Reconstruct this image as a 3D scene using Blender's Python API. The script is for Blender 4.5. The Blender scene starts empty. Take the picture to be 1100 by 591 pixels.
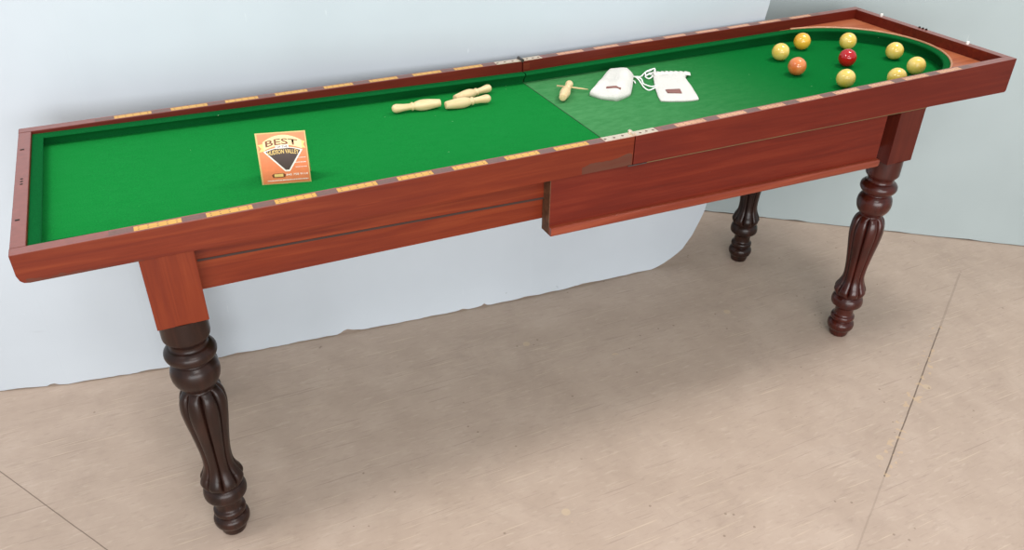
import bpy, bmesh, math, random
from mathutils import Vector, Matrix
random.seed(7)
C = bpy.context.scene.collection
PI = math.pi

# ------------------------------------------------------------------ levels (metres)
H = 0.7792          # rail top at the hinge
XH = 1.143          # hinge line
L = 2.301           # full length
W = 0.56            # width
RT = 0.024          # rail thickness
def lerp(a, b, t): return a + (b - a) * t
def z_top(x):
    return H + (lerp(-.011, 0, x / XH) if x < XH else lerp(0, .025, (x - XH) / (L - XH)))
def z_cush(x):
    return H + (lerp(-.0165, -.0265, x / XH) if x < XH else lerp(-.0265, -.0035, (x - XH) / (L - XH)))
def z_bed(x):
    return H + (lerp(-.040, -.0545, x / XH) if x < XH else lerp(-.0530, -.037, (x - XH) / (L - XH)))
ZB = H - .064       # underside of both trays

# ------------------------------------------------------------------ materials
def new_mat(name):
    m = bpy.data.materials.new(name); m.use_nodes = True
    nt = m.node_tree; b = nt.nodes['Principled BSDF']
    return m, nt, b
def N(nt, t, **kw):
    n = nt.nodes.new(t)
    for k, v in kw.items(): setattr(n, k, v)
    return n
def coords(nt, scale=(1, 1, 1), rot=(0, 0, 0)):
    tc = N(nt, 'ShaderNodeTexCoord'); mp = N(nt, 'ShaderNodeMapping')
    mp.inputs['Scale'].default_value = scale; mp.inputs['Rotation'].default_value = rot
    nt.links.new(tc.outputs['Object'], mp.inputs['Vector']); return mp.outputs['Vector']
def noise(nt, vec, scale, detail=4, rough=.55, dist=0):
    n = N(nt, 'ShaderNodeTexNoise'); n.inputs['Scale'].default_value = scale
    n.inputs['Detail'].default_value = detail; n.inputs['Roughness'].default_value = rough
    n.inputs['Distortion'].default_value = dist
    nt.links.new(vec, n.inputs['Vector']); return n.outputs['Fac']
def ramp(nt, fac, stops):
    r = N(nt, 'ShaderNodeValToRGB'); e = r.color_ramp.elements
    while len(e) < len(stops): e.new(.5)
    for i, (p, c) in enumerate(stops):
        e[i].position = p; e[i].color = (c[0], c[1], c[2], 1)
    nt.links.new(fac, r.inputs['Fac']); return r.outputs['Color']
def rampv(nt, fac, a, b, va=0., vb=1.):
    return ramp(nt, fac, [(a, (va,) * 3), (b, (vb,) * 3)])
def mix(nt, fac, a, b, mode='MIX'):
    m = N(nt, 'ShaderNodeMix', data_type='RGBA', blend_type=mode)
    for s, v in (('Factor', fac), ('A', a), ('B', b)):
        sock = [i for i in m.inputs if i.name == s and (i.type == ('VALUE' if s == 'Factor' else 'RGBA'))][0]
        if hasattr(v, 'links'): nt.links.new(v, sock)
        elif s == 'Factor': sock.default_value = v
        else: sock.default_value = (v[0], v[1], v[2], 1)
    return [o for o in m.outputs if o.type == 'RGBA'][0]
def bump(nt, b, fac, strength, dist):
    n = N(nt, 'ShaderNodeBump'); n.inputs['Strength'].default_value = strength
    n.inputs['Distance'].default_value = dist
    nt.links.new(fac, n.inputs['Height']); nt.links.new(n.outputs['Normal'], b.inputs['Normal'])
def math_(nt, op, a, b=0., c=None):
    n = N(nt, 'ShaderNodeMath', operation=op)
    for i, v in enumerate((a, b, c)):
        if v is None: continue
        if hasattr(v, 'links'): nt.links.new(v, n.inputs[i])
        else: n.inputs[i].default_value = v
    return n.outputs[0]

def wood(name, dark, mid, light, stretch=(3, 60, 60), rough=.45, coat=.06, stain=None, wear=.0, scratch=True):
    m, nt, b = new_mat(name)
    v = coords(nt, stretch)
    g = noise(nt, v, 1.0, 6, .6, .6)
    col = ramp(nt, g, [(.28, dark), (.5, mid), (.74, light)])
    big = noise(nt, coords(nt, (2.2, 7, 7)), 1.0, 3)
    col = mix(nt, rampv(nt, big, .40, .68, 0, .55), col, dark)
    if scratch:
        s = noise(nt, coords(nt, (14, 200, 220), (0, .12, .05)), 1.0, 2, .5)
        col = mix(nt, rampv(nt, s, .70, .76, 0, .35), col, light)
    if stain:
        # worn dark patch with a shape of its own: (x0, x1, z0, z1)
        tc = N(nt, 'ShaderNodeTexCoord'); sp = N(nt, 'ShaderNodeSeparateXYZ')
        nt.links.new(tc.outputs['Object'], sp.inputs[0])
        wob = math_(nt, 'MULTIPLY', math_(nt, 'SUBTRACT', noise(nt, coords(nt, (30, 30, 60)), 1, 3), .5), .02)
        for (x0, x1, z0, z1, slope, amt) in stain:
            zz = math_(nt, 'ADD', sp.outputs['Z'], math_(nt, 'MULTIPLY', math_(nt, 'SUBTRACT', sp.outputs['X'], x0), -slope))
            zz = math_(nt, 'ADD', zz, wob)
            inx = math_(nt, 'MULTIPLY', math_(nt, 'GREATER_THAN', sp.outputs['X'], x0), math_(nt, 'LESS_THAN', sp.outputs['X'], x1))
            inz = math_(nt, 'MULTIPLY', math_(nt, 'GREATER_THAN', zz, z0), math_(nt, 'LESS_THAN', zz, z1))
            f = math_(nt, 'MULTIPLY', math_(nt, 'MULTIPLY', inx, inz), amt)
            col = mix(nt, math_(nt, 'MULTIPLY', f, rampv(nt, g, .25, .6, .55, 1)), col, (.075, .034, .022))
    nt.links.new(col, b.inputs['Base Color'])
    rr = rampv(nt, big, .3, .7, rough - .05, rough + .1)
    nt.links.new(rr, b.inputs['Roughness'])
    b.inputs['Coat Weight'].default_value = coat; b.inputs['Coat Roughness'].default_value = .22
    b.inputs['Specular IOR Level'].default_value = .20
    bump(nt, b, g, .10, .002)
    return m

def plain(name, col, rough=.5, metal=0, var=.12, scale=40, coat=0, bmp=.0, spec=None):
    m, nt, b = new_mat(name)
    n = noise(nt, coords(nt), scale, 4)
    d = tuple(c * (1 - var) for c in col); l = tuple(min(1, c * (1 + var)) for c in col)
    nt.links.new(ramp(nt, n, [(.3, d), (.7, l)]), b.inputs['Base Color'])
    b.inputs['Roughness'].default_value = rough; b.inputs['Metallic'].default_value = metal
    b.inputs['Coat Weight'].default_value = coat
    if spec is not None: b.inputs['Specular IOR Level'].default_value = spec
    if bmp: bump(nt, b, n, bmp, .002)
    return m

def felt(name, base, worn, amount, fade=None):
    m, nt, b = new_mat(name)
    fine = noise(nt, coords(nt), 420, 3, .75)
    mid = noise(nt, coords(nt, (30, 60, 30)), 1, 5, .65)
    dk = tuple(c * .72 for c in base); lt = tuple(min(1, c * 1.30) for c in base)
    col = ramp(nt, fine, [(.25, dk), (.75, lt)])
    f = rampv(nt, mid, .35, .75, amount * .3, amount)
    if fade:
        # cloth rubbed paler towards the hinge end
        tc = N(nt, 'ShaderNodeTexCoord'); sp = N(nt, 'ShaderNodeSeparateXYZ')
        nt.links.new(tc.outputs['Object'], sp.inputs[0])
        mr = N(nt, 'ShaderNodeMapRange'); mr.inputs[1].default_value = fade[0]; mr.inputs[2].default_value = fade[1]
        mr.inputs[3].default_value = 1; mr.inputs[4].default_value = 0; mr.interpolation_type = 'SMOOTHSTEP'
        nt.links.new(sp.outputs['X'], mr.inputs[0])
        f = math_(nt, 'MULTIPLY', math_(nt, 'ADD', f, .42), mr.outputs[0])
    col = mix(nt, f, col, worn)
    lint = N(nt, 'ShaderNodeTexVoronoi'); lint.inputs['Scale'].default_value = 42; lint.inputs['Randomness'].default_value = 1
    nt.links.new(coords(nt), lint.inputs['Vector'])
    sel = noise(nt, coords(nt), 9, 2)
    spot = math_(nt, 'MULTIPLY', math_(nt, 'LESS_THAN', lint.outputs['Distance'], .045), math_(nt, 'GREATER_THAN', sel, .60))
    col = mix(nt, math_(nt, 'MULTIPLY', spot, .5), col, (.55, .75, .5))
    nt.links.new(col, b.inputs['Base Color'])
    b.inputs['Roughness'].default_value = .95; b.inputs['Specular IOR Level'].default_value = .02
    bump(nt, b, fine, .25, .001)
    return m

MAH_D, MAH_M, MAH_L = (.100, .013, .005), (.140, .021, .0075), (.185, .034, .012)
M = {}
M['mahogany'] = wood('mahogany', MAH_D, MAH_M, MAH_L)
M['rail_left'] = wood('mahogany_rail_worn', (.100, .0105, .003), (.145, .019, .0045), (.205, .036, .009),
    stain=[(.012, .20, .700, .7215, -.03, .75), (1.02, 1.14, .690, .7335, .06, .8)])
M['mahogany_red'] = wood('mahogany_red', (.085, .0075, .003), (.115, .011, .0042), (.150, .019, .007))
M['lip'] = wood('mahogany_lip_sheen', (.14, .020, .008), (.20, .034, .014), (.27, .06, .028), rough=.3, coat=.35)  # mahogany lightened, glossy light along the ledge painted into the colour
M['rail_top_sheen'] = plain('rail_top_sheen', (.22, .060, .045), .34, coat=.3, scale=60)  # paler than the rail sides: gloss reflection put into the colour
M['post'] = wood('mahogany_post', (.11, .013, .004), (.150, .021, .005), (.195, .033, .009), stretch=(50, 50, 3), scratch=False)
M['post_dark'] = wood('mahogany_post_dark', (.055, .007, .004), (.085, .012, .006), (.12, .02, .01), stretch=(50, 50, 3), scratch=False)
M['leg_brown'] = wood('turned_brown', (.009, .0035, .0025), (.019, .007, .0045), (.038, .013, .008), stretch=(40, 40, 6), rough=.34, coat=.22, scratch=False)
M['leg_red'] = wood('turned_red', (.020, .003, .002), (.050, .007, .004), (.085, .013, .007), stretch=(40, 40, 6), rough=.26, coat=.5, scratch=False)
M['deck'] = wood('deck_board', (.30, .075, .03), (.42, .12, .05), (.52, .19, .09), rough=.4, coat=.2)
M['bead'] = plain('bead_wood', (.50, .24, .13), .4)
M['inlay_dark'] = plain('inlay_rosewood', (.15, .065, .050), .38, coat=.2, scale=200)
M['endgrain'] = wood('end_grain', (.05, .022, .012), (.11, .048, .025), (.17, .08, .04), stretch=(60, 60, 60), rough=.6, coat=0)
M['groove_shade'] = plain('shadow_wood', (.03, .012, .008), .8)
M['felt'] = felt('green_felt', (.006, .190, .032), (.020, .24, .060), .25)
M['felt_worn'] = felt('green_felt_worn', (.003, .135, .025), (.08, .27, .10), .60, fade=(1.15, 1.85))
M['felt_cushion_shaded'] = felt('green_felt_cushion_shaded', (.003, .088, .020), (.010, .12, .034), .2)  # same felt as the bed, darkened to carry the cushion face's shade
M['felt_strip'] = plain('felt_strip', (.12, .085, .035), .95)
M['seam'] = plain('seam_green', (.02, .10, .03), .95)
M['brass'] = plain('worn_brass', (.80, .66, .52), .38, metal=.75, scale=300)
M['steel'] = plain('dark_steel', (.10, .09, .085), .4, metal=.8)
M['screw'] = plain('screw_steel', (.22, .13, .10), .45, metal=.6)
M['pale_wood'] = wood('pale_pin_wood', (.62, .43, .20), (.75, .57, .32), (.84, .70, .45), stretch=(12, 90, 90), rough=.45, coat=.15, scratch=False)
M['white_plug'] = plain('white_plug', (.85, .80, .76), .4)
M['cotton'] = plain('white_cotton', (.70, .675, .63), .9, scale=250, var=.07, bmp=.5)
M['cord'] = plain('white_cord', (.92, .92, .88), .9, scale=800, var=.1)
M['tag'] = plain('brown_tag', (.24, .10, .085), .7)
M['black'] = plain('black_hole', (.01, .008, .006), .9)

def inlay_mat():
    # boxwood slip pricked with two rows of five small dots (UV across one slip)
    m, nt, b = new_mat('boxwood_inlay')
    uv = N(nt, 'ShaderNodeUVMap'); sp = N(nt, 'ShaderNodeSeparateXYZ'); nt.links.new(uv.outputs[0], sp.inputs[0])
    fx = math_(nt, 'SUBTRACT', math_(nt, 'FRACT', math_(nt, 'MULTIPLY', sp.outputs['X'], 5)), .5)
    fy = math_(nt, 'SUBTRACT', math_(nt, 'FRACT', math_(nt, 'MULTIPLY', sp.outputs['Y'], 2)), .5)
    dx = math_(nt, 'MULTIPLY', fx, .015); dy = math_(nt, 'MULTIPLY', fy, .007)
    d = math_(nt, 'SQRT', math_(nt, 'ADD', math_(nt, 'MULTIPLY', dx, dx), math_(nt, 'MULTIPLY', dy, dy)))
    dot = math_(nt, 'LESS_THAN', d, .0017)
    n = noise(nt, coords(nt, (20, 200, 200)), 1, 4)
    tc = N(nt, 'ShaderNodeTexCoord'); s2 = N(nt, 'ShaderNodeSeparateXYZ'); nt.links.new(tc.outputs['Object'], s2.inputs[0])
    yel = ramp(nt, n, [(.3, (.56, .28, .030)), (.7, (.70, .38, .06))])
    pnk = ramp(nt, n, [(.3, (.50, .22, .11)), (.7, (.66, .34, .19))])
    right = math_(nt, 'GREATER_THAN', s2.outputs['X'], XH)     # the slips of the far half are a pinker wood
    col = mix(nt, right, yel, pnk)
    col = mix(nt, math_(nt, 'MULTIPLY', dot, .85), col, (.25, .09, .02))
    nt.links.new(col, b.inputs['Base Color']); b.inputs['Roughness'].default_value = .35
    b.inputs['Coat Weight'].default_value = .3
    return m
M['inlay'] = inlay_mat()

def floor_mat():
    m, nt, b = new_mat('linoleum')
    v = coords(nt)
    big = noise(nt, v, 1.1, 5, .6)
    mid = noise(nt, v, 7, 6, .65)
    col = ramp(nt, mid, [(.3, (.415, .315, .250)), (.55, (.470, .362, .292)), (.75, (.52, .41, .335))])
    col = mix(nt, rampv(nt, big, .35, .7, 0, .30), col, (.48, .365, .285))
    smudge = noise(nt, coords(nt, (1, 1, 1), (0, 0, .8)), 3.3, 8, .75, 1.2)
    col = mix(nt, rampv(nt, smudge, .52, .70, 0, .30), col, (.33, .25, .20))
    fleck = noise(nt, coords(nt, (26, 110, 1), (0, 0, .5)), 1, 3, .6, .5)
    col = mix(nt, rampv(nt, fleck, .56, .72, 0, .28), col, (.30, .22, .175))
    fleck2 = noise(nt, coords(nt, (20, 90, 1), (0, 0, 1.35)), 1, 3, .6, .4)
    col = mix(nt, rampv(nt, fleck2, .58, .72, 0, .28), col, (.62, .51, .42))
    scr = noise(nt, coords(nt, (5, 240, 1), (0, 0, 1.0)), 1, 2, .5, .2)
    col = mix(nt, rampv(nt, scr, .66, .70, 0, .40), col, (.68, .55, .41))
    scr = noise(nt, coords(nt, (4, 200, 1), (0, 0, -1.1)), 1, 2, .5, .2)
    col = mix(nt, rampv(nt, scr, .66, .70, 0, .35), col, (.24, .175, .14))
    # little glue spots and crumbs
    vo = N(nt, 'ShaderNodeTexVoronoi'); vo.inputs['Scale'].default_value = 9; nt.links.new(coords(nt, (1, 1, 0)), vo.inputs['Vector'])
    sel = noise(nt, v, 3.1, 2)
    spot = math_(nt, 'MULTIPLY', math_(nt, 'LESS_THAN', vo.outputs['Distance'], .10), math_(nt, 'GREATER_THAN', sel, .56))
    col = mix(nt, math_(nt, 'MULTIPLY', spot, .40), col, (.62, .47, .30))
    vo2 = N(nt, 'ShaderNodeTexVoronoi'); vo2.inputs['Scale'].default_value = 30; nt.links.new(coords(nt, (1, 1, 0)), vo2.inputs['Vector'])
    sel2 = noise(nt, v, 6.3, 2)
    spot2 = math_(nt, 'MULTIPLY', math_(nt, 'LESS_THAN', vo2.outputs['Distance'], .09), math_(nt, 'GREATER_THAN', sel2, .58))
    col = mix(nt, math_(nt, 'MULTIPLY', spot2, .6), col, (.20, .14, .10))
    # seams between the sheets: line through p in direction d, clipped to length
    tc = N(nt, 'ShaderNodeTexCoord'); sp = N(nt, 'ShaderNodeSeparateXYZ'); nt.links.new(tc.outputs['Object'], sp.inputs[0])
    wob = math_(nt, 'MULTIPLY', math_(nt, 'SUBTRACT', noise(nt, v, 12, 2), .5), .003)
    for (ax, ay, bx, by, w, amt) in ((-.62, 1.05, .45, -.70, .0012, .70), (2.286, -.06, 1.646, -.450, .0017, .80), (2.60, .131, 2.286, -.06, .003, .22), (1.646, -.45, .9, -.905, .002, .18)):
        dx, dy = bx - ax, by - ay; ln = math.hypot(dx, dy); dx /= ln; dy /= ln
        px = math_(nt, 'SUBTRACT', sp.outputs['X'], ax); py = math_(nt, 'SUBTRACT', sp.outputs['Y'], ay)
        t = math_(nt, 'ADD', math_(nt, 'MULTIPLY', px, dx), math_(nt, 'MULTIPLY', py, dy))
        d = math_(nt, 'ABSOLUTE', math_(nt, 'ADD', math_(nt, 'ADD', math_(nt, 'MULTIPLY', px, -dy), math_(nt, 'MULTIPLY', py, dx)), wob))
        f = math_(nt, 'MULTIPLY', math_(nt, 'LESS_THAN', d, w), math_(nt, 'MULTIPLY', math_(nt, 'GREATER_THAN', t, 0), math_(nt, 'LESS_THAN', t, ln)))
        col = mix(nt, math_(nt, 'MULTIPLY', f, amt), col, (.10, .065, .045))
        if amt > .5:
            chips = math_(nt, 'MULTIPLY', math_(nt, 'LESS_THAN', d, .020), rampv(nt, noise(nt, v, 45, 2), .58, .62, 0, 1))
            chips = math_(nt, 'MULTIPLY', chips, math_(nt, 'MULTIPLY', math_(nt, 'GREATER_THAN', t, 0), math_(nt, 'LESS_THAN', t, ln)))
            if ax > 1: col = mix(nt, math_(nt, 'MULTIPLY', chips, .5), col, (.60, .42, .25))
    nt.links.new(col, b.inputs['Base Color'])
    b.inputs['Roughness'].default_value = .55; b.inputs['Specular IOR Level'].default_value = .3
    bump(nt, b, mid, .08, .002)
    return m
M['floor'] = floor_mat()

def wall_mat(name, base, k):
    m, nt, b = new_mat(name)
    v = coords(nt)
    n = noise(nt, v, 2.2, 4)
    lo = tuple(c * .95 for c in base); hi = tuple(min(1, c * 1.04) for c in base)
    col = ramp(nt, n, [(.3, lo), (.7, hi)])
    sc = noise(nt, coords(nt, (9, 9, 80), (0, .45, 0)), 1, 3, .6)
    col = mix(nt, rampv(nt, sc, .70, .78, 0, .20), col, tuple(c * .72 for c in base))
    sc = noise(nt, coords(nt, (60, 60, 12), (0, -.5, 0)), 1, 3, .6)
    col = mix(nt, rampv(nt, sc, .72, .80, 0, .22), col, (.86, .88, .88))
    vo = N(nt, 'ShaderNodeTexVoronoi'); vo.inputs['Scale'].default_value = 7; nt.links.new(v, vo.inputs['Vector'])
    spot = math_(nt, 'MULTIPLY', math_(nt, 'LESS_THAN', vo.outputs['Distance'], .055), math_(nt, 'GREATER_THAN', noise(nt, v, 4.4, 2), .58))
    col = mix(nt, math_(nt, 'MULTIPLY', spot, .35), col, tuple(c * .5 for c in base))
    nt.links.new(col, b.inputs['Base Color'])
    b.inputs['Roughness'].default_value = .6; b.inputs['Specular IOR Level'].default_value = .25
    bump(nt, b, noise(nt, v, 60, 4), .06, .002)
    return m
M['wall_left'] = wall_mat('blue_panel_paint', (.475, .520, .565), 1)
M['wall_right'] = wall_mat('blue_wall_paint', (.38, .44, .445), 2)
M['gypsum'] = plain('gypsum_edge', (.60, .60, .58), .9)

# ------------------------------------------------------------------ object helpers
def link(name, me, mats, parent=None):
    o = bpy.data.objects.new(name, me); C.objects.link(o)
    if mats is not None:
        for m in (mats if isinstance(mats, (list, tuple)) else [mats]): me.materials.append(m)
    if parent is not None:
        o.parent = parent
        base = Vector((0, 0, 0)); p = parent
        while p is not None: base += p.location; p = p.parent
        # geometry is given in world coordinates; the object keeps it in place under its thing
        o.location = -base
    return o
def tag(o, label=None, cat=None, group=None, kind=None):
    for k, v in (('label', label), ('category', cat), ('group', group), ('kind', kind)):
        if v: o[k] = v
    return o
def mesh(name, verts, faces, mats=None, parent=None, smooth=False, bevel=0, mi=None, seg=2):
    me = bpy.data.meshes.new(name); me.from_pydata([tuple(v) for v in verts], [], faces)
    bm = bmesh.new(); bm.from_mesh(me); bmesh.ops.recalc_face_normals(bm, faces=bm.faces)
    if bevel: bmesh.ops.bevel(bm, geom=bm.edges[:], offset=bevel, segments=seg, affect='EDGES', profile=.6, clamp_overlap=True)
    bm.to_mesh(me); bm.free()
    if mi:
        for p, k in zip(me.polygons, mi): p.material_index = k
    if smooth: me.polygons.foreach_set('use_smooth', [True] * len(me.polygons))
    return link(name, me, mats, parent)
def hexa(name, x0, x1, y0, y1, zf0, zf1, mats, parent=None, bevel=.0012):
    """box whose bottom/top heights may slope along x: zf0/zf1 = number or function of x"""
    f0 = zf0 if callable(zf0) else (lambda x: zf0); f1 = zf1 if callable(zf1) else (lambda x: zf1)
    v = [(x0, y0, f0(x0)), (x1, y0, f0(x1)), (x1, y1, f0(x1)), (x0, y1, f0(x0)),
         (x0, y0, f1(x0)), (x1, y0, f1(x1)), (x1, y1, f1(x1)), (x0, y1, f1(x0))]
    f = [(0, 1, 2, 3), (4, 7, 6, 5), (0, 4, 5, 1), (1, 5, 6, 2), (2, 6, 7, 3), (3, 7, 4, 0)]
    return mesh(name, v, f, mats, parent, bevel=bevel)
def prism(name, poly, a0, a1, axis, mats, parent=None, bevel=0, smooth=False):
    """extrude a polygon: axis y -> poly is (x,z); axis z -> poly is (x,y)"""
    def P(p, a): return (p[0], a, p[1]) if axis == 'y' else ((p[0], p[1], a) if axis == 'z' else (a, p[0], p[1]))
    n = len(poly); v = [P(p, a0) for p in poly] + [P(p, a1) for p in poly]
    f = [tuple(range(n)), tuple(range(2 * n - 1, n - 1, -1))] + [(i, (i + 1) % n, n + (i + 1) % n, n + i) for i in range(n)]
    return mesh(name, v, f, mats, parent, bevel=bevel, smooth=smooth)
def tube_data(pts, r, seg=8, closed=False):
    vs, fs = [], []
    pts = [Vector(p) for p in pts]
    for i, p in enumerate(pts):
        t = (pts[min(i + 1, len(pts) - 1)] - pts[max(i - 1, 0)]).normalized()
        a = t.cross(Vector((0, 0, 1)))
        if a.length < 1e-4: a = Vector((1, 0, 0))
        a.normalize(); b = a.cross(t)
        rr = r[i] if isinstance(r, (list, tuple)) else r
        for k in range(seg):
            th = 2 * PI * k / seg; vs.append(p + (a * math.cos(th) + b * math.sin(th)) * rr)
    n = len(pts)
    for i in range(n - 1):
        for k in range(seg):
            fs.append((i * seg + k, i * seg + (k + 1) % seg, (i + 1) * seg + (k + 1) % seg, (i + 1) * seg + k))
    fs.append(tuple(range(seg))); fs.append(tuple((n - 1) * seg + k for k in range(seg)))
    return vs, fs
def spline(pts, sub=8):
    pts = [Vector(p) for p in pts]; out = []
    for i in range(len(pts) - 1):
        p0, p1, p2, p3 = pts[max(i - 1, 0)], pts[i], pts[i + 1], pts[min(i + 2, len(pts) - 1)]
        for k in range(sub):
            t = k / sub
            out.append(.5 * ((2 * p1) + (p2 - p0) * t + (2 * p0 - 5 * p1 + 4 * p2 - p3) * t * t + (3 * p1 - p0 - 3 * p2 + p3) * t ** 3))
    out.append(pts[-1]); return out
def lathe_data(prof, seg=64, fn=None):
    """prof = [(r,z)], fn(theta, z, r) -> radius"""
    vs, fs = [], []
    for (r, z) in prof:
        for k in range(seg):
            th = 2 * PI * k / seg; rr = fn(th, z, r) if fn else r
            vs.append((rr * math.cos(th), rr * math.sin(th), z))
    n = len(prof)
    for i in range(n - 1):
        for k in range(seg):
            fs.append((i * seg + k, i * seg + (k + 1) % seg, (i + 1) * seg + (k + 1) % seg, (i + 1) * seg + k))
    fs.append(tuple(range(seg))); fs.append(tuple((n - 1) * seg + k for k in range(seg)))
    return vs, fs
def smooth_by_angle(o, ang=40):
    me = o.data; me.polygons.foreach_set('use_smooth', [True] * len(me.polygons))
    bm = bmesh.new(); bm.from_mesh(me)
    for e in bm.edges:
        if len(e.link_faces) == 2 and e.calc_face_angle(0) > math.radians(ang): e.smooth = False
    bm.to_mesh(me); bm.free()

# ------------------------------------------------------------------ the setting
def build_floor():
    v = [(-3, -4, 0), (5, -4, 0), (5, 3, 0), (-3, 3, 0)]; v += [(a, b, -.02) for a, b, _ in v]
    o = mesh('floor', v, [(0, 1, 2, 3), (7, 6, 5, 4), (0, 4, 5, 1), (1, 5, 6, 2), (2, 6, 7, 3), (3, 7, 4, 0)], M['floor'])
    tag(o, 'scuffed beige linoleum floor with a few seams', kind='structure')
build_floor()

def plan_left(x):
    pts = [(-1.6, 1.02), (-.6, .84), (-.26, .764), (-.10, .722), (.12, .688), (.5, .655), (.86, .622), (1.22, .592), (1.62, .578), (2.2, .574)]
    for (a, ya), (b, yb) in zip(pts, pts[1:]):
        if x <= b: return lerp(ya, yb, (x - a) / (b - a))
    return pts[-1][1]
def build_wall_left():
    # a painted sheet standing on the floor: ragged lower edge, right lower corner broken away, right edge leaning
    th = .012; rows = 60; top = 2.45
    def xr(z):    # right edge
        pts = [(0, 1.655), (.004, 1.675), (.013, 1.705), (.028, 1.735), (.054, 1.777), (.10, 1.806), (.178, 1.842), (.40, 1.885), (.84, 1.965), (2.45, 2.05)]
        for (a, xa), (b, xb) in zip(pts, pts[1:]):
            if z <= b: return lerp(xa, xb, (z - a) / (b - a)) + (.002 * math.sin(z * 330) if z < .17 else 0)
        return pts[-1][1]
    rnd = random.Random(4)
    xs = [-1.6 + i * (3.2) / 320 for i in range(321)]           # to 1.6
    chips = [(-.135, .010, .010), (.634, .012, .022), (.655, .006, .03), (.99, .005, .02), (1.06, .008, .012), (1.40, .005, .05), (.10, .004, .05), (.33, .003, .04), (1.2, .004, .06)]
    def zbot(x):
        z = .0015 + .0012 * (1 + math.sin(x * 23) * math.sin(x * 57 + 1)) + rnd.random() * .0012
        for (cx, h, w) in chips: z += h * max(0, 1 - abs(x - cx) / w)
        return z
    zl = [0, .004, .013, .028, .04, .054, .075, .10, .14, .178, .3, .5, .84, 1.2, 1.6, 2.0, top]
    vs, fs = [], []; ncol = len(xs) + 6
    zb = [zbot(x) for x in xs]
    for z in zl:
        R = xr(z)
        row = [(x, max(z, zb[i])) for i, x in enumerate(xs)]
        for k in range(1, 7): row.append((lerp(1.6, R, k / 6), max(z, lerp(zb[-1], .0005, k / 6))))
        for (x, zz) in row: vs.append((x, plan_left(x), zz))
    n1 = len(vs)
    vs += [(x, y + th, z) for (x, y, z) in vs]
    nr = len(zl); mi = []
    for i in range(nr - 1):
        for k in range(ncol - 1):
            a = i * ncol + k; q = (a, a + 1, a + ncol + 1, a + ncol)
            fs.append(q); mi.append(0); fs.append(tuple(n1 + j for j in reversed(q))); mi.append(0)
    for k in range(ncol - 1):
        for base, in ((0,), ((nr - 1) * ncol,)):
            a = base + k; fs.append((a, a + 1, n1 + a + 1, n1 + a)); mi.append(1)
    for i in range(nr - 1):
        for k in (0, ncol - 1):
            a = i * ncol + k; fs.append((a, a + ncol, n1 + a + ncol, n1 + a)); mi.append(1)
    me = bpy.data.meshes.new('wall_left'); me.from_pydata(vs, [], fs); me.update()
    for p, k in zip(me.polygons, mi): p.material_index = k
    o = link('wall_left', me, [M['wall_left'], M['gypsum']])
    tag(o, 'pale blue painted wall panel with ragged foot and broken lower corner', kind='structure')
build_wall_left()
def build_wall_right():
    a, b = Vector((1.45, 1.335)), Vector((4.3, -.865))           # foot line
    n = 150; zl = [0, .02, .3, 1, 2.45]; rnd = random.Random(9)
    d = (b - a).normalized(); nrm = Vector((-d.y, d.x))
    if nrm.y < 0: nrm = -nrm
    vs, fs = [], []
    for z in zl:
        for i in range(n + 1):
            p = a.lerp(b, i / n)
            zz = z if z else .002 + .003 * max(0, math.sin(i * .9) * math.sin(i * .37)) + rnd.random() * .0015
            vs.append((p.x, p.y, zz))
    n1 = len(vs); vs += [(x + nrm.x * .05, y + nrm.y * .05, z) for x, y, z in vs]; m_ = n + 1
    for i in range(len(zl) - 1):
        for k in range(n):
            q = (i * m_ + k, i * m_ + k + 1, (i + 1) * m_ + k + 1, (i + 1) * m_ + k)
            fs.append(q); fs.append(tuple(n1 + j for j in reversed(q)))
    for k in range(n):
        for base in (0, (len(zl) - 1) * m_):
            fs.append((base + k, base + k + 1, n1 + base + k + 1, n1 + base + k))
    for i in range(len(zl) - 1):
        for k in (0, n): fs.append((i * m_ + k, (i + 1) * m_ + k, n1 + (i + 1) * m_ + k, n1 + i * m_ + k))
    o = mesh('wall_right', vs, fs, M['wall_right'])
    tag(o, 'greyish blue painted wall beyond the far end of the table', kind='structure')
build_wall_right()

# ------------------------------------------------------------------ the table
T = bpy.data.objects.new('bagatelle_table', None); C.objects.link(T); T.location = (L / 2, W / 2, 0)
tag(T, 'long folding mahogany bagatelle table with green baize bed on four carved legs', 'games table')

# side rails (elevation polygon in x,z extruded through the thickness)
def rail(name, x0, x1, y0, y1, mat, round_left=False, round_right=False):
    poly = [(x0, z_top(x0)), (x1, z_top(x1))]
    if round_right: poly += [(x1, ZB + .004), (x1 - .004, ZB)]
    else: poly += [(x1, ZB)]
    if round_left:
        poly += [(x0 + .016, ZB), (x0 + .008, ZB + .0015), (x0 + .003, ZB + .006), (x0, ZB + .016)]
    else: poly += [(x0, ZB)]
    return prism(name, poly, y0, y1, 'y', mat, T, bevel=.001)
rails = {}
rails['fl'] = rail('front_rail', 0, XH - .0012, 0, RT, M['rail_left'], round_left=True)
rails['fr'] = rail('front_rail', XH + .0012, L, 0, RT, M['mahogany_red'], round_right=True)
rails['bl'] = rail('back_rail', 0, XH - .0012, W - RT, W, M['mahogany_red'], round_left=True)
rails['br'] = rail('back_rail', XH + .0012, L, W - RT, W, M['mahogany_red'], round_right=True)
el = prism('end_rail', [(0.0004, z_top(0) - .0003), (RT, z_top(RT) - .0003), (RT, ZB), (.016, ZB), (.008, ZB + .0015), (.003, ZB + .006), (0.0004, ZB + .016)],
           RT, W - RT, 'y', M['rail_left'], T, bevel=.0008)
er = prism('end_rail', [(L - RT, z_top(L - RT)), (L, z_top(L)), (L, ZB + .004), (L - .004, ZB), (L - RT, ZB)], RT, W - RT, 'y', M['mahogany_red'], T, bevel=.001)

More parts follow.
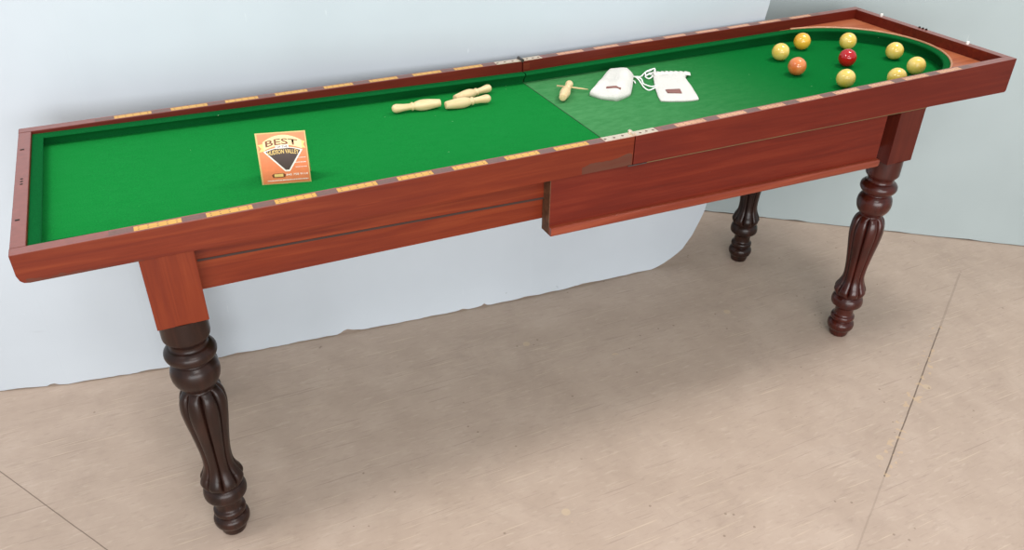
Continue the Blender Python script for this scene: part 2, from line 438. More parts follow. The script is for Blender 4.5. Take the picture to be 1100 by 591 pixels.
# polished reddish capping, gloss reflection painted into its colour, on the plain lengths of rail top, and inlaid slips along the rest
def slab(name, x0, x1, y0, y1, dz, mat, parent, t=.0016, uv=False):
    o = hexa(name, x0, x1, y0, y1, lambda x: z_top(x) + dz - t, lambda x: z_top(x) + dz, mat, parent, bevel=0)
    if uv:
        me = o.data; ul = me.uv_layers.new(name='UVMap')
        for lp in me.loops:
            c = me.vertices[lp.vertex_index].co + Vector((0, 0, 0))
            ul.data[lp.index].uv = ((c.x - x0) / (x1 - x0), (c.y - y0) / (y1 - y0))
    return o
DARK = [(.143, .181), (.256, .295), (.372, .410), (.4825, .520), (.594, .633), (.7023, .7425), (.8127, .8516), (.925, .960), (1.036, 1.071)]
for key, y0, y1 in (('fl', .0035, .0190), ('fr', .0035, .0190), ('bl', W - .0190, W - .0035), ('br', W - .0190, W - .0035)):
    R = rails[key]; left = key[1] == 'l'
    mx = (lambda a, b: (a, b)) if left else (lambda a, b: (2 * XH - b, 2 * XH - a))
    for a, b in DARK:
        slab('rosewood_inlay', *mx(a + .0004, b - .0004), y0, y1, .0004, M['inlay_dark'], R)
    for (a, b), (c, d) in zip(DARK, DARK[1:]):
        slab('boxwood_inlay', *mx(b + .0004, c - .0004), y0, y1, .0005, M['inlay'], R, uv=True)
    x0, x1 = (.001, XH - .0015) if left else (XH + .0015, L - .001)
    slab('rail_capping', x0, x1, y0 - .0030, y1 + .0045, .0002, M['rail_top_sheen'], R)
slab('rail_capping', .0012, RT - .001, RT + .001, W - RT - .001, .0002, M['rail_top_sheen'], el)
slab('rail_capping', L - RT + .001, L - .0012, RT + .001, W - RT - .001, .0002, M['rail_top_sheen'], er)
# fixing holes and plugs on the end rails
def disc(name, x, y, z, r, h, mat, parent, seg=16):
    v, f = lathe_data([(r, 0), (r, h * .8), (r * .8, h)], seg)
    return mesh(name, [(a + x, b + y, c + z) for a, b, c in v], f, mat, parent)
for dx, dy in ((.012, .272), (.012, .284), (.012, .296)):
    disc('rail_hole', dx, dy, z_top(dx) - .0005, .0026, .0012, M['black'], el)
for y in (.441, .124):
    hexa('lock_slot', .006, .013, y - .002, y + .002, z_top(.01) - .001, z_top(.01) + .0008, M['black'], el, 0)
for y in (.286, .298, .310): disc('rail_hole', L - .006, y, z_top(L - .006) - .0006, .0032, .0045, M['black'], er)
for y in (.448, .143):
    disc('catch_pin', L - .011, y, z_top(L - .01) - .001, .0042, .0085, M['white_plug'], er)

# slate-and-baize beds
bl = hexa('playing_bed', RT - .002, XH - .0006, RT - .002, W - RT + .002, ZB + .002, z_bed, M['felt'], T, bevel=0)
br = hexa('playing_bed', XH + .0006, L - RT + .002, RT - .002, W - RT + .002, ZB + .002, lambda x: z_bed(x) - .0006, M['felt_worn'], T, bevel=0)
br['label'] = 'paler worn green cloth bed at the far half'
hexa('bed_seam', XH - .0008, XH + .0008, RT + .018, W - RT - .018, H - .056, z_bed(XH) - .0004, M['seam'], T, 0)

# cushions
PROF = [(0, -.05), (0, 1), (.010, 1.02), (.0165, 1.0), (.0195, .93), (.0200, .84), (.0175, .74), (.0080, .36), (.0060, -.05)]
def cushion(name, path, parent, closed_prof=True):
    """path runs so that the playing side lies on its left"""
    P = [Vector((p[0], p[1])) for p in path]; n = len(P); vs = []; fs = []
    for i, p in enumerate(P):
        ns = []
        if i > 0: d = (P[i] - P[i - 1]).normalized(); ns.append(Vector((-d.y, d.x)))
        if i < n - 1: d = (P[i + 1] - P[i]).normalized(); ns.append(Vector((-d.y, d.x)))
        m_ = sum(ns, Vector((0, 0))).normalized(); m_ = m_ / max(.3, m_.dot(ns[0]))
        for (d, t) in PROF:
            q = p + m_ * d; z = lerp(z_bed(q.x), z_cush(q.x), t); vs.append((q.x, q.y, z))
    k = len(PROF)
    for i in range(n - 1):
        for j in range(k):
            fs.append((i * k + j, i * k + (j + 1) % k, (i + 1) * k + (j + 1) % k, (i + 1) * k + j))
    fs.append(tuple(range(k))); fs.append(tuple((n - 1) * k + j for j in range(k)))
    o = mesh(name, vs, fs, M['felt_cushion_shaded'], parent); smooth_by_angle(o, 50); return o
i0 = RT + .0004; i1 = W - RT - .0004
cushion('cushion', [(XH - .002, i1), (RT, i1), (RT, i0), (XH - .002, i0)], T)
RC = (W - 2 * RT) / 2; XC = 1.985; EX = L - RT - XC - .001
arc = [(XC + EX * math.sin(PI * k / 48), W / 2 - (RC - .0005) * math.cos(PI * k / 48)) for k in range(49)]
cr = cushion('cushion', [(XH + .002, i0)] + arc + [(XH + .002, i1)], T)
cr['label'] = 'green cushion sweeping round the far end in a half circle'
# corner deck boards outside the curved cushion, with a thin bead along the curve
for sgn in (-1, 1):
    half = [p for p in arc if (p[1] - W / 2) * sgn >= -1e-6]
    if sgn > 0: half = half
    yo = W / 2 + sgn * (RC - .0002)
    corner = (L - RT - .0002, yo)
    mid = min(half, key=lambda p: abs(p[1] - W / 2))
    pts = half if sgn < 0 else half[::-1]
    poly = pts + [(L - RT - .0002, W / 2)] + [corner]
    poly = [p for i, p in enumerate(poly) if i == 0 or (Vector(p) - Vector(poly[i - 1])).length > 1e-4]
    n = len(poly)
    vs = [(x, y, z_cush(x) + .0012) for x, y in poly] + [(x, y, z_cush(x) - .008) for x, y in poly]
    fs = [tuple(range(n)), tuple(range(2 * n - 1, n - 1, -1))] + [(i, (i + 1) % n, n + (i + 1) % n, n + i) for i in range(n)]
    mesh('corner_deck', vs, fs, M['deck'], T)
v, f = tube_data([(x, y, z_cush(x) + .0012) for x, y in arc[2:-2]], .0030, 8)
mesh('curved_bead', v, f, M['bead'], T, smooth=True)

# hinges let into the rail tops
def hinge(y0, y1, inner, pale):
    mt = M['brass'] if pale else M['brass']
    h = mesh('hinge', *box_pair(y0, y1), mt, T)
    ky = (y0 + .002, y1 + .002) if inner > 0 else (y0 - .002, y1 + .003)
    cy = [(XH, lerp(ky[0], ky[1], t), z_top(XH) + .0025) for t in (0, .32, .34, .66, .68, 1)]
    v, f = tube_data(cy, [.0042, .0042, .0036, .0036, .0042, .0042], 12)
    mesh('hinge_knuckle', v, f, M['brass'] if pale else M['steel'], h, smooth=False)
    for x in (XH - .066, XH - .045, XH - .024, XH + .018, XH + .034, XH + .050):
        disc('screw', x, (y0 + y1) / 2 + random.uniform(-.002, .002), z_top(x) + .0008, .0028, .0009, M['screw'], h, 12)
    return h
def box_pair(y0, y1):
    vs, fs = [], []
    for (a, b) in ((XH - .071, XH - .003), (XH + .003, XH + .057)):
        k = len(vs)
        for z in (-.0012, .0011):
            vs += [(a, y0, z_top(a) + z), (b, y0, z_top(b) + z), (b, y1, z_top(b) + z), (a, y1, z_top(a) + z)]
        fs += [tuple(k + j for j in q) for q in ((0, 3, 2, 1), (4, 5, 6, 7), (0, 1, 5, 4), (1, 2, 6, 5), (2, 3, 7, 6), (3, 0, 4, 7))]
    # centre web joining both leaves under the knuckle
    k = len(vs); a, b = XH - .0035, XH + .0035
    for z in (-.0012, .0006):
        vs += [(a, y0 + .003, z_top(XH) + z), (b, y0 + .003, z_top(XH) + z), (b, y1 - .003, z_top(XH) + z), (a, y1 - .003, z_top(XH) + z)]
    fs += [tuple(k + j for j in q) for q in ((0, 3, 2, 1), (4, 5, 6, 7), (0, 1, 5, 4), (1, 2, 6, 5), (2, 3, 7, 6), (3, 0, 4, 7))]
    return vs, fs
hinge(.0015, .0225, 1, True); hinge(W - .0225, W - .0015, -1, False)
ic = hexa('inner_clasp', XH + .002, XH + .020, W - RT - .0016, W - RT - .0001, H - .022, H - .006, M['mahogany'], T, .0004)
# catch plate under the front of the joint
hexa('catch_plate', XH - .012, XH + .034, -.0018, .012, ZB - .0016, ZB + .0004, M['steel'], T, .0004)

# aprons
PX0, PX1 = .1755, .2635; QX0, QX1 = 1.929, 2.014
ZP = .570
def apron_bot(x): return lerp(.6110, .5955, (x - .2635) / .69)
fa = hexa('front_apron', PX1 - .002, QX0 + .002, .0430, .0620, lambda x: apron_bot(x) if x < 1 else .605, .7145, M['rail_left'], T, .0008)
def gz(x): return lerp(.6750, .6590, (x - .2635) / .69)
hexa('apron_fascia', PX1 - .001, 1.0, .0385, .0432, lambda x: gz(x) + .0012, .7140, M['rail_left'], T, .001)
hexa('apron_groove_shade', PX1 + .003, 1.0, .0383, .0432, lambda x: gz(x) - .0030, lambda x: gz(x) + .0012, M['groove_shade'], T, 0)  # flush strip, the shade of a groove put into its dark colour
def rb(x): return lerp(.5835, .5740, (x - .955) / .93)
sf = hexa('drop_apron', .955, 1.892, .0110, .0425, rb, .7142, M['mahogany_red'], T, .001)
hexa('apron_end_grain', .9536, .9552, .0112, .0423, lambda x: rb(x) + .001, .7138, M['endgrain'], sf, 0)
# rounded lip along its foot
lip = [(.0115, 0), (.003, 0), (.0008, .0012), (0, .0040), (0, .0150), (.0010, .0178), (.0035, .0195), (.0115, .0200)]
vs = []; X0, X1 = .9545, 1.900
n = len(lip)
for x in (X0, X1 - .012, X1 - .004, X1):
    sc = 1 if x < X1 - .005 else (.85 if x < X1 - .001 else .45)
    for (y, z) in lip: vs.append((x, .0115 - (.0115 - y) * sc, rb(x) + .010 + (z - .010) * sc))
fs = [tuple(range(n)), tuple(3 * n + j for j in range(n))]
for i in range(3):
    for j in range(n): fs.append((i * n + j, i * n + (j + 1) % n, (i + 1) * n + (j + 1) % n, (i + 1) * n + j))
lp = mesh('apron_lip', vs, fs, M['lip'], sf); smooth_by_angle(lp, 50)
hexa('felt_strip', 1.18, 2.013, .0015, .0105, ZB - .0022, ZB + .0002, M['felt_strip'], T, 0)
hexa('back_apron', PX1 - .002, QX0 + .002, W - .034, W - .012, .605, .7145, M['mahogany'], T, .001)
hexa('end_apron', PX0 + .014, PX0 + .036, .083, W - .083, .628, .7145, M['mahogany'], T, .001)
hexa('end_apron', QX1 - .036, QX1 - .014, .083, W - .083, .605, .7145, M['mahogany_red'], T, .001)

# legs: square head, turned and carved shaft
def catmull(prof, sub=5):
    out = []
    n = len(prof)
    for i in range(n - 1):
        p0, p1, p2, p3 = prof[max(i - 1, 0)], prof[i], prof[i + 1], prof[min(i + 2, n - 1)]
        for k in range(sub):
            t = k / sub
            out.append(tuple(.5 * (2 * p1[j] + (p2[j] - p0[j]) * t + (2 * p0[j] - 5 * p1[j] + 4 * p2[j] - p3[j]) * t * t + (3 * p1[j] - p0[j] - 3 * p2[j] + p3[j]) * t ** 3) for j in (0, 1)))
    out.append(prof[-1]); return out
def turned_leg():
    A = [(.022, 0), (.0255, .003), (.0275, .012), (.0285, .020), (.0335, .024), (.0372, .033), (.0365, .044), (.031, .051), (.0275, .0535),
         (.0315, .057), (.0335, .063), (.0320, .070), (.0270, .0745), (.0258, .084), (.0268, .095), (.0305, .101), (.0340, .104),
         (.0420, .110), (.0440, .120), (.0420, .131), (.0385, .137), (.0360, .1395)]
    B = [(.0385, .143), (.0425, .150), (.0445, .158), (.0420, .167), (.0370, .177), (.0315, .192), (.0295, .210), (.0305, .235), (.0335, .262), (.0380, .295),
         (.0425, .325), (.0450, .350), (.0440, .370), (.0400, .386), (.0335, .396), (.0290, .400)]
    D = [(.0280, .402), (.0300, .406), (.0365, .412), (.0430, .424), (.0455, .440), (.0430, .454), (.0365, .463), (.0335, .466), (.0345, .470),
         (.0425, .474), (.0475, .483), (.0465, .493), (.0400, .500), (.0345, .503), (.0335, .511), (.0370, .516), (.0385, .519), (.0425, .524), (.0432, .535), (.0432, ZP + .001)]
    prof = catmull(A, 4) + catmull(B, 6) + catmull(D, 4)
    NL = 8
    def fn(th, z, r):
        if .1415 < z < .4005:
            # eight reeds with deep flutes between, closing in rounded heads above and petal tips below
            e = min(1, (z - .1415) / .012) * min(1, (.4005 - z) / .010)
            c = abs((((th / (2 * PI)) * NL + .15) % 1) * 2 - 1)       # 0 at reed crest, 1 in the flute
            g = 1 - math.sqrt(max(0, 1 - (.985 * c) ** 3.6))
            depth = .31 if z > .20 else lerp(.22, .31, (z - .1415) / .0585)
            extra = 0
            if z > .372: extra = -.25 * g * (z - .372) / .028
            if z < .175: extra = -.10 * g
            return r * (1 - depth * e * g + extra * e)
        return r
    return lathe_data(prof, 112, fn)
LV, LF = turned_leg()
def leg(x0, x1, y0, y1, matb, matt, lab=None, axis=None):
    cx, cy = axis if axis else ((x0 + x1) / 2, (y0 + y1) / 2)
    o = mesh('leg', [(a + cx, b + cy, c) for a, b, c in LV], LF, matt, T); smooth_by_angle(o, 55)
    hexa('leg_block', x0, x1, y0, y1, ZP, ZB + .0002, matb, o, .0012)
    if lab: o['label'] = lab
    return o
leg(PX0, PX1, .0035, .0850, M['post'], M['leg_brown'], 'dark brown turned leg under an orange-red square block')
leg(QX0, QX1, .0035, .0850, M['post_dark'], M['leg_red'], 'reddish turned leg')
leg(PX0 + .011, PX1 + .011, W - .0850, W - .0035, M['post_dark'], M['leg_brown'])
leg(QX0, QX1, W - .0850, W - .0035, M['post_dark'], M['leg_brown'])

# ------------------------------------------------------------------ balls
def ball_mat(name, a, b_, rough=.16):
    m, nt, b = new_mat(name)
    n = noise(nt, coords(nt), 28, 4, .6)
    nt.links.new(ramp(nt, n, [(.38, a), (.62, b_)]), b.inputs['Base Color'])
    b.inputs['Roughness'].default_value = rough; b.inputs['Coat Weight'].default_value = .4; b.inputs['Coat Roughness'].default_value = .08
    b.inputs['Subsurface Weight'].default_value = .0
    return m
BY = ball_mat('ball_yellow', (.74, .49, .075), (.80, .59, .16)); BA = ball_mat('ball_amber', (.72, .34, .02), (.78, .45, .05))
BR = ball_mat('ball_red', (.40, .002, .006), (.46, .004, .009), .05); BC = ball_mat('ball_coral', (.62, .14, .03), (.70, .23, .07))
RB = .0238
def make_ball():
    me = bpy.data.meshes.new('billiard_ball'); bm = bmesh.new()
    bmesh.ops.create_uvsphere(bm, u_segments=48, v_segments=32, radius=RB); bm.to_mesh(me); bm.free()
    me.polygons.foreach_set('use_smooth', [True] * len(me.polygons)); me.materials.append(BY)
    o = bpy.data.objects.new('billiard_ball', me); C.objects.link(o); return o
b0 = make_ball()
balls = [((1.8655, .3896), BY, 'pale yellow ball standing farthest left of the yellow balls'),
         ((1.9893, .4418), BA, 'deep amber yellow ball, the most orange of the yellows, near the back cushion'),
         ((1.8213, .2729), BC, 'faded orange coral ball at the left of the ball cluster'),
         ((2.1118, .3878), BY, 'pale yellow ball directly behind the red ball'),
         ((1.9969, .2716), BR, 'glossy deep red ball in the middle of the yellow ones'),
         ((1.8687, .1453), BY, 'pale yellow ball directly in front of the red ball, whole beside the front rail'),
         ((2.1631, .2627), BY, 'yellow ball nearest the curved cushion, behind the far right ball'),
         ((2.1149, .1432), BY, 'yellow ball standing farthest right by the front rail'),
         ((1.9954, .0972), BY, 'yellow ball half hidden behind the front rail')]
for i, ((x, y), m, lab) in enumerate(balls):
    o = b0 if i == 0 else b0.copy()
    if i: C.objects.link(o)
    if m is not BY:
        o.data = b0.data.copy(); o.data.materials[0] = m
    x += .0065; y += .007
    o.location = (x, y, z_bed(x) - .0006 + RB); o.rotation_euler = (i * 1.3, i * .7, i * 2.1)
    tag(o, lab, 'ball', 'billiard balls at the round end')

# ------------------------------------------------------------------ turned wooden pins
def pin_data():
    Lp = .118
    prof = [(.0, 0), (.0078, 0), (.0088, .001), (.0102, .012), (.0122, .028), (.0130, .040), (.0124, .050), (.0100, .060), (.0080, .064),
            (.0078, .0655), (.0096, .0672), (.0100, .069), (.0094, .0708), (.0076, .0722), (.0074, .076), (.0082, .090), (.0098, .102), (.0102, .108), (.0088, .1135), (.0052, .117), (.0012, Lp)]
    prof = [(max(r, .0004), z) for r, z in prof]
    v, f = lathe_data(prof, 28); return [(z, x, y) for x, y, z in v], f      # lies along +x
PV, PF = pin_data()
def place_pin(o, flat, head):
    a = Vector((flat[0], flat[1])); b = Vector((head[0], head[1])); c = (a + b) / 2; d = (b - a).normalized()
    s = a + (b - a) / 2 - d * .059 + Vector((.003, .0068))
    o.location = (s.x, s.y, z_bed(c.x) + .0129); o.rotation_euler = (0, 0, math.atan2(d.y, d.x))
p0 = mesh('wooden_pin', PV, PF, M['pale_wood']); smooth_by_angle(p0, 55)
pins = [((.8729, .4284), (.7596, .4325), 'pale turned wooden pin lying alone, left of the pair lying close together'),
        ((.8861, .4110), (.9952, .4150), 'pale turned wooden pin, the front one of the pair on the green cloth'),
        ((.9237, .446), (1.0256, .4827), 'pale turned wooden pin lying tilted just behind another pin')]
for i, (a, b, lab) in enumerate(pins):
    o = p0 if i == 0 else p0.copy()
    if i: C.objects.link(o)
    place_pin(o, a, b); tag(o, lab, 'wooden pin', 'turned wooden pins on the cloth')
# fourth pin stands pierced by a thin dowel
pk = bpy.data.objects.new('wooden_pin', None); C.objects.link(pk)
place_pin(pk, (1.1677, .3571), (1.2285, .4359)); tag(pk, 'short wooden pin with a thin pointed dowel through its neck, beside a white bag', 'wooden pin', 'turned wooden pins on the cloth')
pk.location.z = z_bed(1.2) + .0129
pb = p0.copy(); pb.name = 'pin_body'; C.objects.link(pb); pb.parent = pk; pb.location = (0, 0, 0); pb.rotation_euler = (0, 0, 0); pb.scale = (.93, 1, 1)
for k in ('label', 'category', 'group'): del pb[k]
dm = mesh('dowel', *tube_data([(-.030, 0, 0), (.028, 0, 0), (.040, 0, 0), (.052, 0, 0)], [.0022, .0022, .0017, .0006], 10), M['pale_wood'])
dm.parent = pk; dm.location = (.088, 0, -.003); ang = math.atan2(.3971 - .4468, 1.257 - 1.2023) - pk.rotation_euler.z; dm.rotation_euler = (0, 0, ang)
dm.data.polygons.foreach_set('use_smooth', [True] * len(dm.data.polygons))

# ------------------------------------------------------------------ drawstring bags
def bag(name, outline, thick, label, seed, group):
    rnd = random.Random(seed)
    O = [Vector((x + .005, y + .007)) for x, y in outline]
    c = sum(O, Vector((0, 0))) / len(O)
    loop = [Vector((p.x, p.y)) for p in spline([(p.x, p.y, 0) for p in O + [O[0]]], 8)][:-1]
    lin = [O[i].lerp(O[(i + 1) % len(O)], k / 8) for i in range(len(O)) for k in range(8)]
    loop = [a * .35 + b * .65 for a, b in zip(loop, lin)]
    n = len(loop); zb = z_bed(c.x) - .0004
    root = bpy.data.objects.new(name, None); C.objects.link(root); root.location = (c.x, c.y, zb)
    tag(root, label, 'bag', group)
    rings = [1.0, 1.0, .985, .95, .88, .78, .66, .52, .38, .24, .12, .05]; vs = []; fs = []
    amps = [(rnd.uniform(40, 90), rnd.uniform(-60, 60), rnd.uniform(0, 6), rnd.uniform(.4, 1)) for _ in range(7)]
    for ri, s in enumerate(rings):
        for p in loop:
            q = c + (p - c) * s
            if ri == 0: z = z_bed(q.x) - .0006
            else:
                h = thick * (1 - (s * .97) ** 4) ** .55
                w = sum(A * math.sin(q.x * fx + q.y * fy + ph) for fx, fy, ph, A in amps) / 7
                z = z_bed(q.x) + h * (1 + .55 * w)
            vs.append((q.x, q.y, z))
    vs.append((c.x, c.y, z_bed(c.x) + thick))
    R = len(rings)
    for i in range(R - 1):
        for k in range(n): fs.append((i * n + k, i * n + (k + 1) % n, (i + 1) * n + (k + 1) % n, (i + 1) * n + k))
    for k in range(n): fs.append(((R - 1) * n + k, (R - 1) * n + (k + 1) % n, len(vs) - 1))
    fs.append(tuple(range(n)))
    o = mesh('pouch', vs, fs, M['cotton'], root, smooth=True)
    return root, vs, thick
bag1 = [(1.2459, .3667), (1.2584, .3340), (1.2872, .3050), (1.3098, .3100), (1.3396, .3250), (1.3809, .3809), (1.4178, .4373), (1.4240, .4720), (1.4075, .4900), (1.3800, .4960), (1.3276, .4470), (1.2805, .3988)]
B1, v1, t1 = bag('drawstring_bag', bag1, .025, 'plump white cotton drawstring bag beside the pin with the dowel', 3, 'white cotton bags')
bag2 = [(1.4700, .4230), (1.5157, .4180), (1.5500, .4066), (1.5558, .3900), (1.5365, .3698), (1.5072, .2965), (1.4749, .2264), (1.435, .2317), (1.3847, .2582), (1.4177, .3307)]
B2, v2, t2 = bag('drawstring_bag', bag2, .010, 'flat empty-looking white cotton bag with a brown label, nearest the balls', 5, 'white cotton bags')
def patch(name, quad, root, vs, mat):
    quad = [(x + .005, y + .007) for x, y in quad]
    """little sewn tag that follows the cloth: heights taken from the pouch just below it"""
    def hz(x, y):
        best = sorted(((x - a) ** 2 + (y - b) ** 2, c) for a, b, c in vs)[:4]
        return sum(c / (d + 1e-6) for d, c in best) / sum(1 / (d + 1e-6) for d, c in best)
    n = 6; P = []; F = []
    for i in range(n + 1):
        for j in range(n + 1):
            s, t = i / n, j / n
            a = Vector(quad[0]).lerp(Vector(quad[1]), s); b = Vector(quad[3]).lerp(Vector(quad[2]), s); q = a.lerp(b, t)
            P.append((q.x, q.y, hz(q.x, q.y) + .0022))
    m_ = n + 1; k = len(P); P += [(x, y, z - .0020) for x, y, z in P]
    for i in range(n):
        for j in range(n):
            a = i * m_ + j; F.append((a, a + 1, a + m_ + 1, a + m_)); F.append((k + a, k + a + m_, k + a + m_ + 1, k + a + 1))
    for i in range(n):
        for a, b in ((i, i + 1), (n * m_ + i, n * m_ + i + 1), (i * m_, (i + 1) * m_), (i * m_ + n, (i + 1) * m_ + n)):
            F.append((a, b, k + b, k + a))
    return mesh(name, P, F, mat, root)
patch('label_tag', [(1.2811, .3487), (1.3051, .3207), (1.3095, .3245), (1.2855, .3525)], B1, v1, M['tag'])
patch('label_tag', [(1.4253, .2994), (1.4585, .2854), (1.4482, .2615), (1.4178, .2789)], B2, v2, M['tag'])
# gathered frill at the mouth of the flat bag
vs, fs = [], []
for i in range(25):
    t = i / 24; x = lerp(1.473, 1.563, t); y = lerp(.428, .390, t) + .006 * math.sin(PI * t)
    zz = z_bed(x)
    a = .0045 * math.sin(i * 2.1)
    vs += [(x - .004, y - .012, zz + .006), (x + .002, y + .001, zz + .0085 + a * .6), (x + .005, y + .010 + a, zz + .004 + abs(a)), (x + .006, y + .011 + a, zz + .0002)]
for i in range(24):
    for j in range(3): fs.append((i * 4 + j, i * 4 + j + 1, i * 4 + j + 5, i * 4 + j + 4))
fr = mesh('gathered_mouth', vs, fs, M['cotton'], B2, smooth=True)
sm = fr.modifiers.new('thickness', 'SOLIDIFY'); sm.thickness = .0012
def cord(name, pts, root, r=.0018, lift=.0):
    pts = [(x + .005, y + .007) for x, y in pts]
    P = [(x, y, z_bed(x) - .0006 + r + lift + .0014 * (i % 2)) for i, (x, y) in enumerate(pts)]
    v, f = tube_data(spline(P, 8), r, 8); return mesh(name, v, f, M['cord'], root, smooth=True)
cord('drawstring', [(1.415, .458), (1.4196, .4226), (1.41, .3867), (1.3976, .3532), (1.3998, .3347), (1.417, .3372), (1.4334, .345)], B1)
cord('drawstring', [(1.408, .448), (1.4235, .4119), (1.4115, .3788), (1.4108, .3556), (1.4194, .3488), (1.4352, .3457)], B1, lift=.002)
cord('drawstring', [(1.405, .4385), (1.4233, .4283), (1.4374, .4294), (1.4688, .453), (1.5005, .4657), (1.480, .4325), (1.4487, .4055), (1.444, .4188), (1.4615, .4334), (1.4842, .4200)], B2, lift=.001)
cord('drawstring', [(1.492, .418), (1.470, .4330), (1.452, .4250), (1.458, .4420), (1.478, .4520), (1.4990, .4600), (1.4880, .4380), (1.4860, .4200)], B2, lift=.003)
cord('drawstring', [(1.395, .422), (1.3998, .4059), (1.3968, .3928)], B1)

# ------------------------------------------------------------------ standing printed card
CW, CH = .0915, .1015
card = bpy.data.objects.new('display_card', None); C.objects.link(card)
ca, cb = Vector((.4135, .1707)), Vector((.5034, .1505)); cd = (cb - ca).normalized()
lean = math.radians(6)
card.location = (ca.x, ca.y, z_bed(.46)); card.rotation_euler = (0, 0, math.atan2(cd.y, cd.x))
tag(card, 'small orange folded card printed BEST, standing upright on the green cloth', 'card')
# local frame of the front leaf: u across, v up the leaf, w out towards the reader
ZS = z_bed(.4135) - z_bed(.5034)
def cp(u, v, w):
    return (u, v * math.sin(lean) - w * math.cos(lean), v * math.cos(lean) + w * math.sin(lean) - ZS * (u / CW - .5) * 0)
def leafmesh(name, poly, w, mat, parent, t=.0003):
    n = len(poly); vs = [cp(u, v, w) for u, v in poly] + [cp(u, v, w - t) for u, v in poly]
    fs = [tuple(range(n)), tuple(range(2 * n - 1, n - 1, -1))] + [(i, (i + 1) % n, n + (i + 1) % n, n + i) for i in range(n)]
    me = bpy.data.meshes.new(name); me.from_pydata(vs, [], fs)
    bm = bmesh.new(); bm.from_mesh(me); bmesh.ops.recalc_face_normals(bm, faces=bm.faces); bm.to_mesh(me); bm.free()
    me.materials.append(mat); o = bpy.data.objects.new(name, me); C.objects.link(o); o.parent = parent; return o
c_or = plain('card_orange', (.80, .22, .085), .45, var=.06, scale=90, coat=.2)
c_ed = plain('card_edge', (.62, .42, .16), .5); c_cr = plain('card_cream', (.86, .62, .32), .5, var=.04)
c_bk = plain('card_ink', (.060, .032, .026), .5); c_br = plain('card_brown_ink', (.17, .045, .012), .5)
c_wh = plain('card_white', (.90, .80, .72), .5); c_yl = plain('card_gold', (.82, .55, .18), .5)
front = leafmesh('front_leaf', [(0, 0), (CW, 0), (CW, CH), (0, CH)], 0, c_ed, card, .0008)
# back leaf of the fold
bv = [(0, math.sin(lean) * CH, math.cos(lean) * CH), (CW, math.sin(lean) * CH, math.cos(lean) * CH), (CW, .050, .0), (0, .050, .0)]
vs = bv + [(x, y + .0008, z) for x, y, z in bv]
me = bpy.data.meshes.new('back_leaf'); me.from_pydata(vs, [], [(0, 1, 2, 3), (7, 6, 5, 4), (0, 4, 5, 1), (1, 5, 6, 2), (2, 6, 7, 3), (3, 7, 4, 0)])
me.materials.append(c_ed); bk = bpy.data.objects.new('back_leaf', me); C.objects.link(bk); bk.parent = card
m_ = .0020
leafmesh('printed_field', [(m_ + .001, m_), (CW - m_, m_), (CW - m_, CH - m_), (m_ + .001, CH - m_)], .0003, c_or, front)
def U(px, py):   # fractions of the leaf (0..1 from the left, 0..1 from the top)
    return (px * CW, (1 - py) * CH)
# banner ribbon with forked tails
def arcpts(x0, x1, y0, sag, n=12):
    return [(lerp(x0, x1, i / n), y0 + sag * (1 - (2 * i / n - 1) ** 2)) for i in range(n + 1)]
rib = arcpts(.13, .90, .17, -.12) + arcpts(.13, .90, .335, -.09)[::-1]
leafmesh('banner', [U(*p) for p in [(.03, .22), (.14, .20), (.16, .34), (.03, .36), (.09, .29)]], .0006, c_yl, front)
leafmesh('banner', [U(*p) for p in [(.97, .20), (.88, .17), (.87, .31), (.97, .33), (.93, .26)]], .0006, c_yl, front)
leafmesh('banner', [U(*p) for p in rib], .0009, c_cr, front)
# dark emblem shape: flat-topped diamond with a white keyline
leafmesh('emblem_keyline', [U(*p) for p in arcpts(.12, .90, .355, -.07) + [(.60, .760), (.50, .760)]], .0006, c_wh, front)
leafmesh('emblem', [U(*p) for p in arcpts(.16, .86, .360, -.065) + [(.585, .728), (.515, .728)]], .0009, c_bk, front)
leafmesh('small_scroll', [U(*p) for p in [(.22, .82), (.26, .79), (.46, .79), (.50, .82), (.48, .87), (.24, .87)]], .0006, c_br, front)
leafmesh('small_scroll', [U(*p) for p in [(.27, .80), (.45, .80), (.45, .855), (.27, .855)]], .0009, c_yl, front)
def text_part(name, body, cx, cy, width, height, mat, w, parent, rot=0, bold=.0, arc=0.):
    cu = bpy.data.curves.new('t', 'FONT'); cu.body = body; cu.size = 1; cu.align_x = 'CENTER'; cu.align_y = 'CENTER'; cu.offset = bold; cu.resolution_u = 3
    ob = bpy.data.objects.new('t', cu); C.objects.link(ob)
    bpy.context.view_layer.update(); dg = bpy.context.evaluated_depsgraph_get()
    me = bpy.data.meshes.new_from_object(ob.evaluated_get(dg)); bpy.data.objects.remove(ob); bpy.data.curves.remove(cu)
    xs = [v.co.x for v in me.vertices]; ys = [v.co.y for v in me.vertices]
    mx, my = (min(xs) + max(xs)) / 2, (min(ys) + max(ys)) / 2; sx = width * CW / (max(xs) - min(xs)); sy = height * CH / (max(ys) - min(ys))
    for v in me.vertices:
        x, y = (v.co.x - mx) * sx, (v.co.y - my) * sy
        u, vv = cx * CW + x, (1 - cy) * CH + y - arc * (2 * x / (width * CW)) ** 2 * CH + math.tan(rot) * x
        v.co = cp(u, vv, w)
    me.materials.clear(); me.materials.append(mat); me.name = name
    o = bpy.data.objects.new(name, me); C.objects.link(o); o.parent = parent; return o
text_part('lettering', 'BEST', .50, .175, .64, .115, c_br, .0012, front, bold=.012, arc=.04)
leafmesh('lettering_plate', [U(*p) for p in [(.37, .245), (.63, .24), (.63, .305), (.37, .31)]], .0011, c_wh, front)
text_part('lettering', 'OF THE', .50, .275, .23, .045, c_bk, .0013, front, bold=.02)
text_part('lettering', 'HUDSON VALLEY', .51, .365, .62, .085, c_yl, .0012, front, bold=.01, arc=.03)
text_part('lettering', '845 758 9114', .73, .825, .44, .040, c_wh, .0008, front, bold=.015)
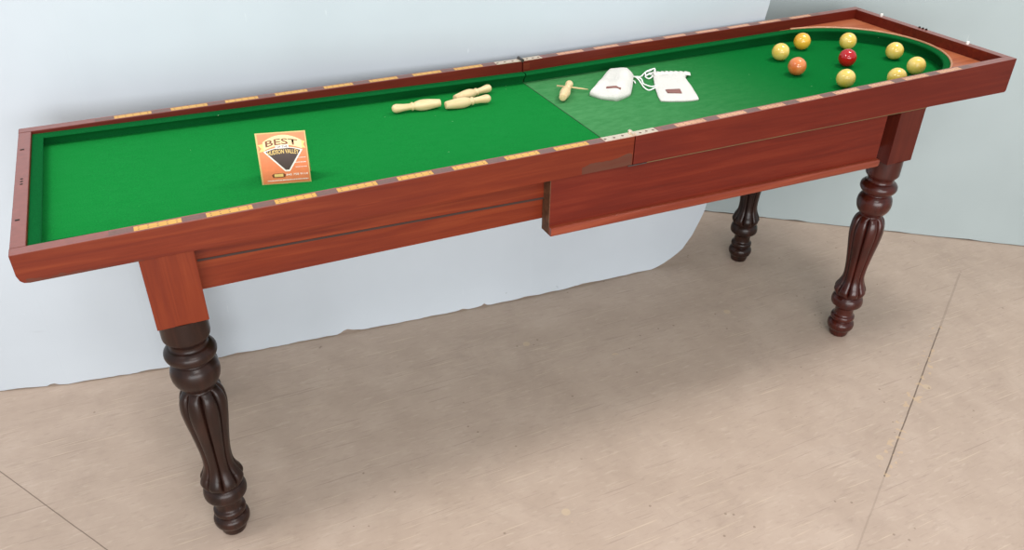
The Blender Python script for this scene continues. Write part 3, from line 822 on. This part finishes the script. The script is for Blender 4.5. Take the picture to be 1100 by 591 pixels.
# faint lines of print too small to read
def strokes(x0, x1, y, h, seed):
    r = random.Random(seed); x = x0
    vs, fs = [], []
    while x < x1:
        w = r.uniform(.008, .020); k = len(vs)
        a = [U(x, y + h / 2), U(min(x + w, x1), y + h / 2), U(min(x + w, x1), y - h / 2 * r.uniform(.5, 1)), U(x, y - h / 2)]
        vs += [cp(u, v, .0008) for u, v in a]; fs.append((k, k + 1, k + 2, k + 3)); x += w + r.uniform(.004, .012)
    me = bpy.data.meshes.new('fine_print'); me.from_pydata(vs, [], fs); me.materials.append(c_wh)
    o = bpy.data.objects.new('fine_print', me); C.objects.link(o); o.parent = front
strokes(.80, .95, .505, .012, 1); strokes(.72, .95, .595, .016, 2); strokes(.72, .95, .685, .016, 3); strokes(.12, .95, .925, .022, 4)

# ------------------------------------------------------------------ light
def area(name, loc, target, sx, sy, power, col=(1, 1, 1)):
    li = bpy.data.lights.new(name, 'AREA'); li.shape = 'RECTANGLE'; li.size = sx; li.size_y = sy; li.energy = power; li.color = col
    o = bpy.data.objects.new(name, li); C.objects.link(o); o.location = loc
    d = Vector(target) - Vector(loc); o.rotation_euler = d.to_track_quat('-Z', 'Y').to_euler(); return o
area('ceiling_lamp_left', (-.60, .02, 2.85), (-.30, .1, 0), .4, 1.0, 19, (1, .985, .95))
area('ceiling_lamp_right', (2.45, .12, 2.85), (2.2, .3, 0), .4, .8, 19, (1, .985, .95))
area('ceiling_lamp_near', (.4, -2.2, 2.75), (.6, -1.0, 0), 1.3, .5, 20, (1, .985, .95))
area('front_fill', (-.2, -4.2, 1.2), (.7, .5, .4), 4.4, 2.2, 150, (1, 1, 1))  # added unseen fill from the camera side, lights fronts and lower wall
w = bpy.data.worlds.new('room_light'); bpy.context.scene.world = w; w.use_nodes = True
w.node_tree.nodes['Background'].inputs[0].default_value = (.96, .98, 1, 1); w.node_tree.nodes['Background'].inputs[1].default_value = .50

# ------------------------------------------------------------------ camera (image taken as 1100 x 591)
cam = bpy.data.cameras.new('camera'); co = bpy.data.objects.new('camera', cam); C.objects.link(co)
F = 879.437
cam.sensor_fit = 'HORIZONTAL'; cam.sensor_width = 36; cam.lens = F / 1100 * 36
cam.shift_x = (550 - 562.757) / 1100; cam.shift_y = (305.345 - 295.5) / 1100
cam.clip_start = .05
right = Vector((.8997, -.4360, .0193)); up = Vector((.2212, .4937, .8410)); fwd = Vector((.3762, .7524, -.5407))
mat = Matrix((right, up, -fwd)).transposed().to_4x4(); mat.translation = Vector((.232, -1.3222, 1.4323))
co.matrix_world = mat
sc = bpy.context.scene
sc.camera = co
vs_ = sc.view_settings; vs_.view_transform = 'Standard'; vs_.look = 'None'; vs_.gamma = 1; vs_.use_curve_mapping = False; vs_.exposure = .46
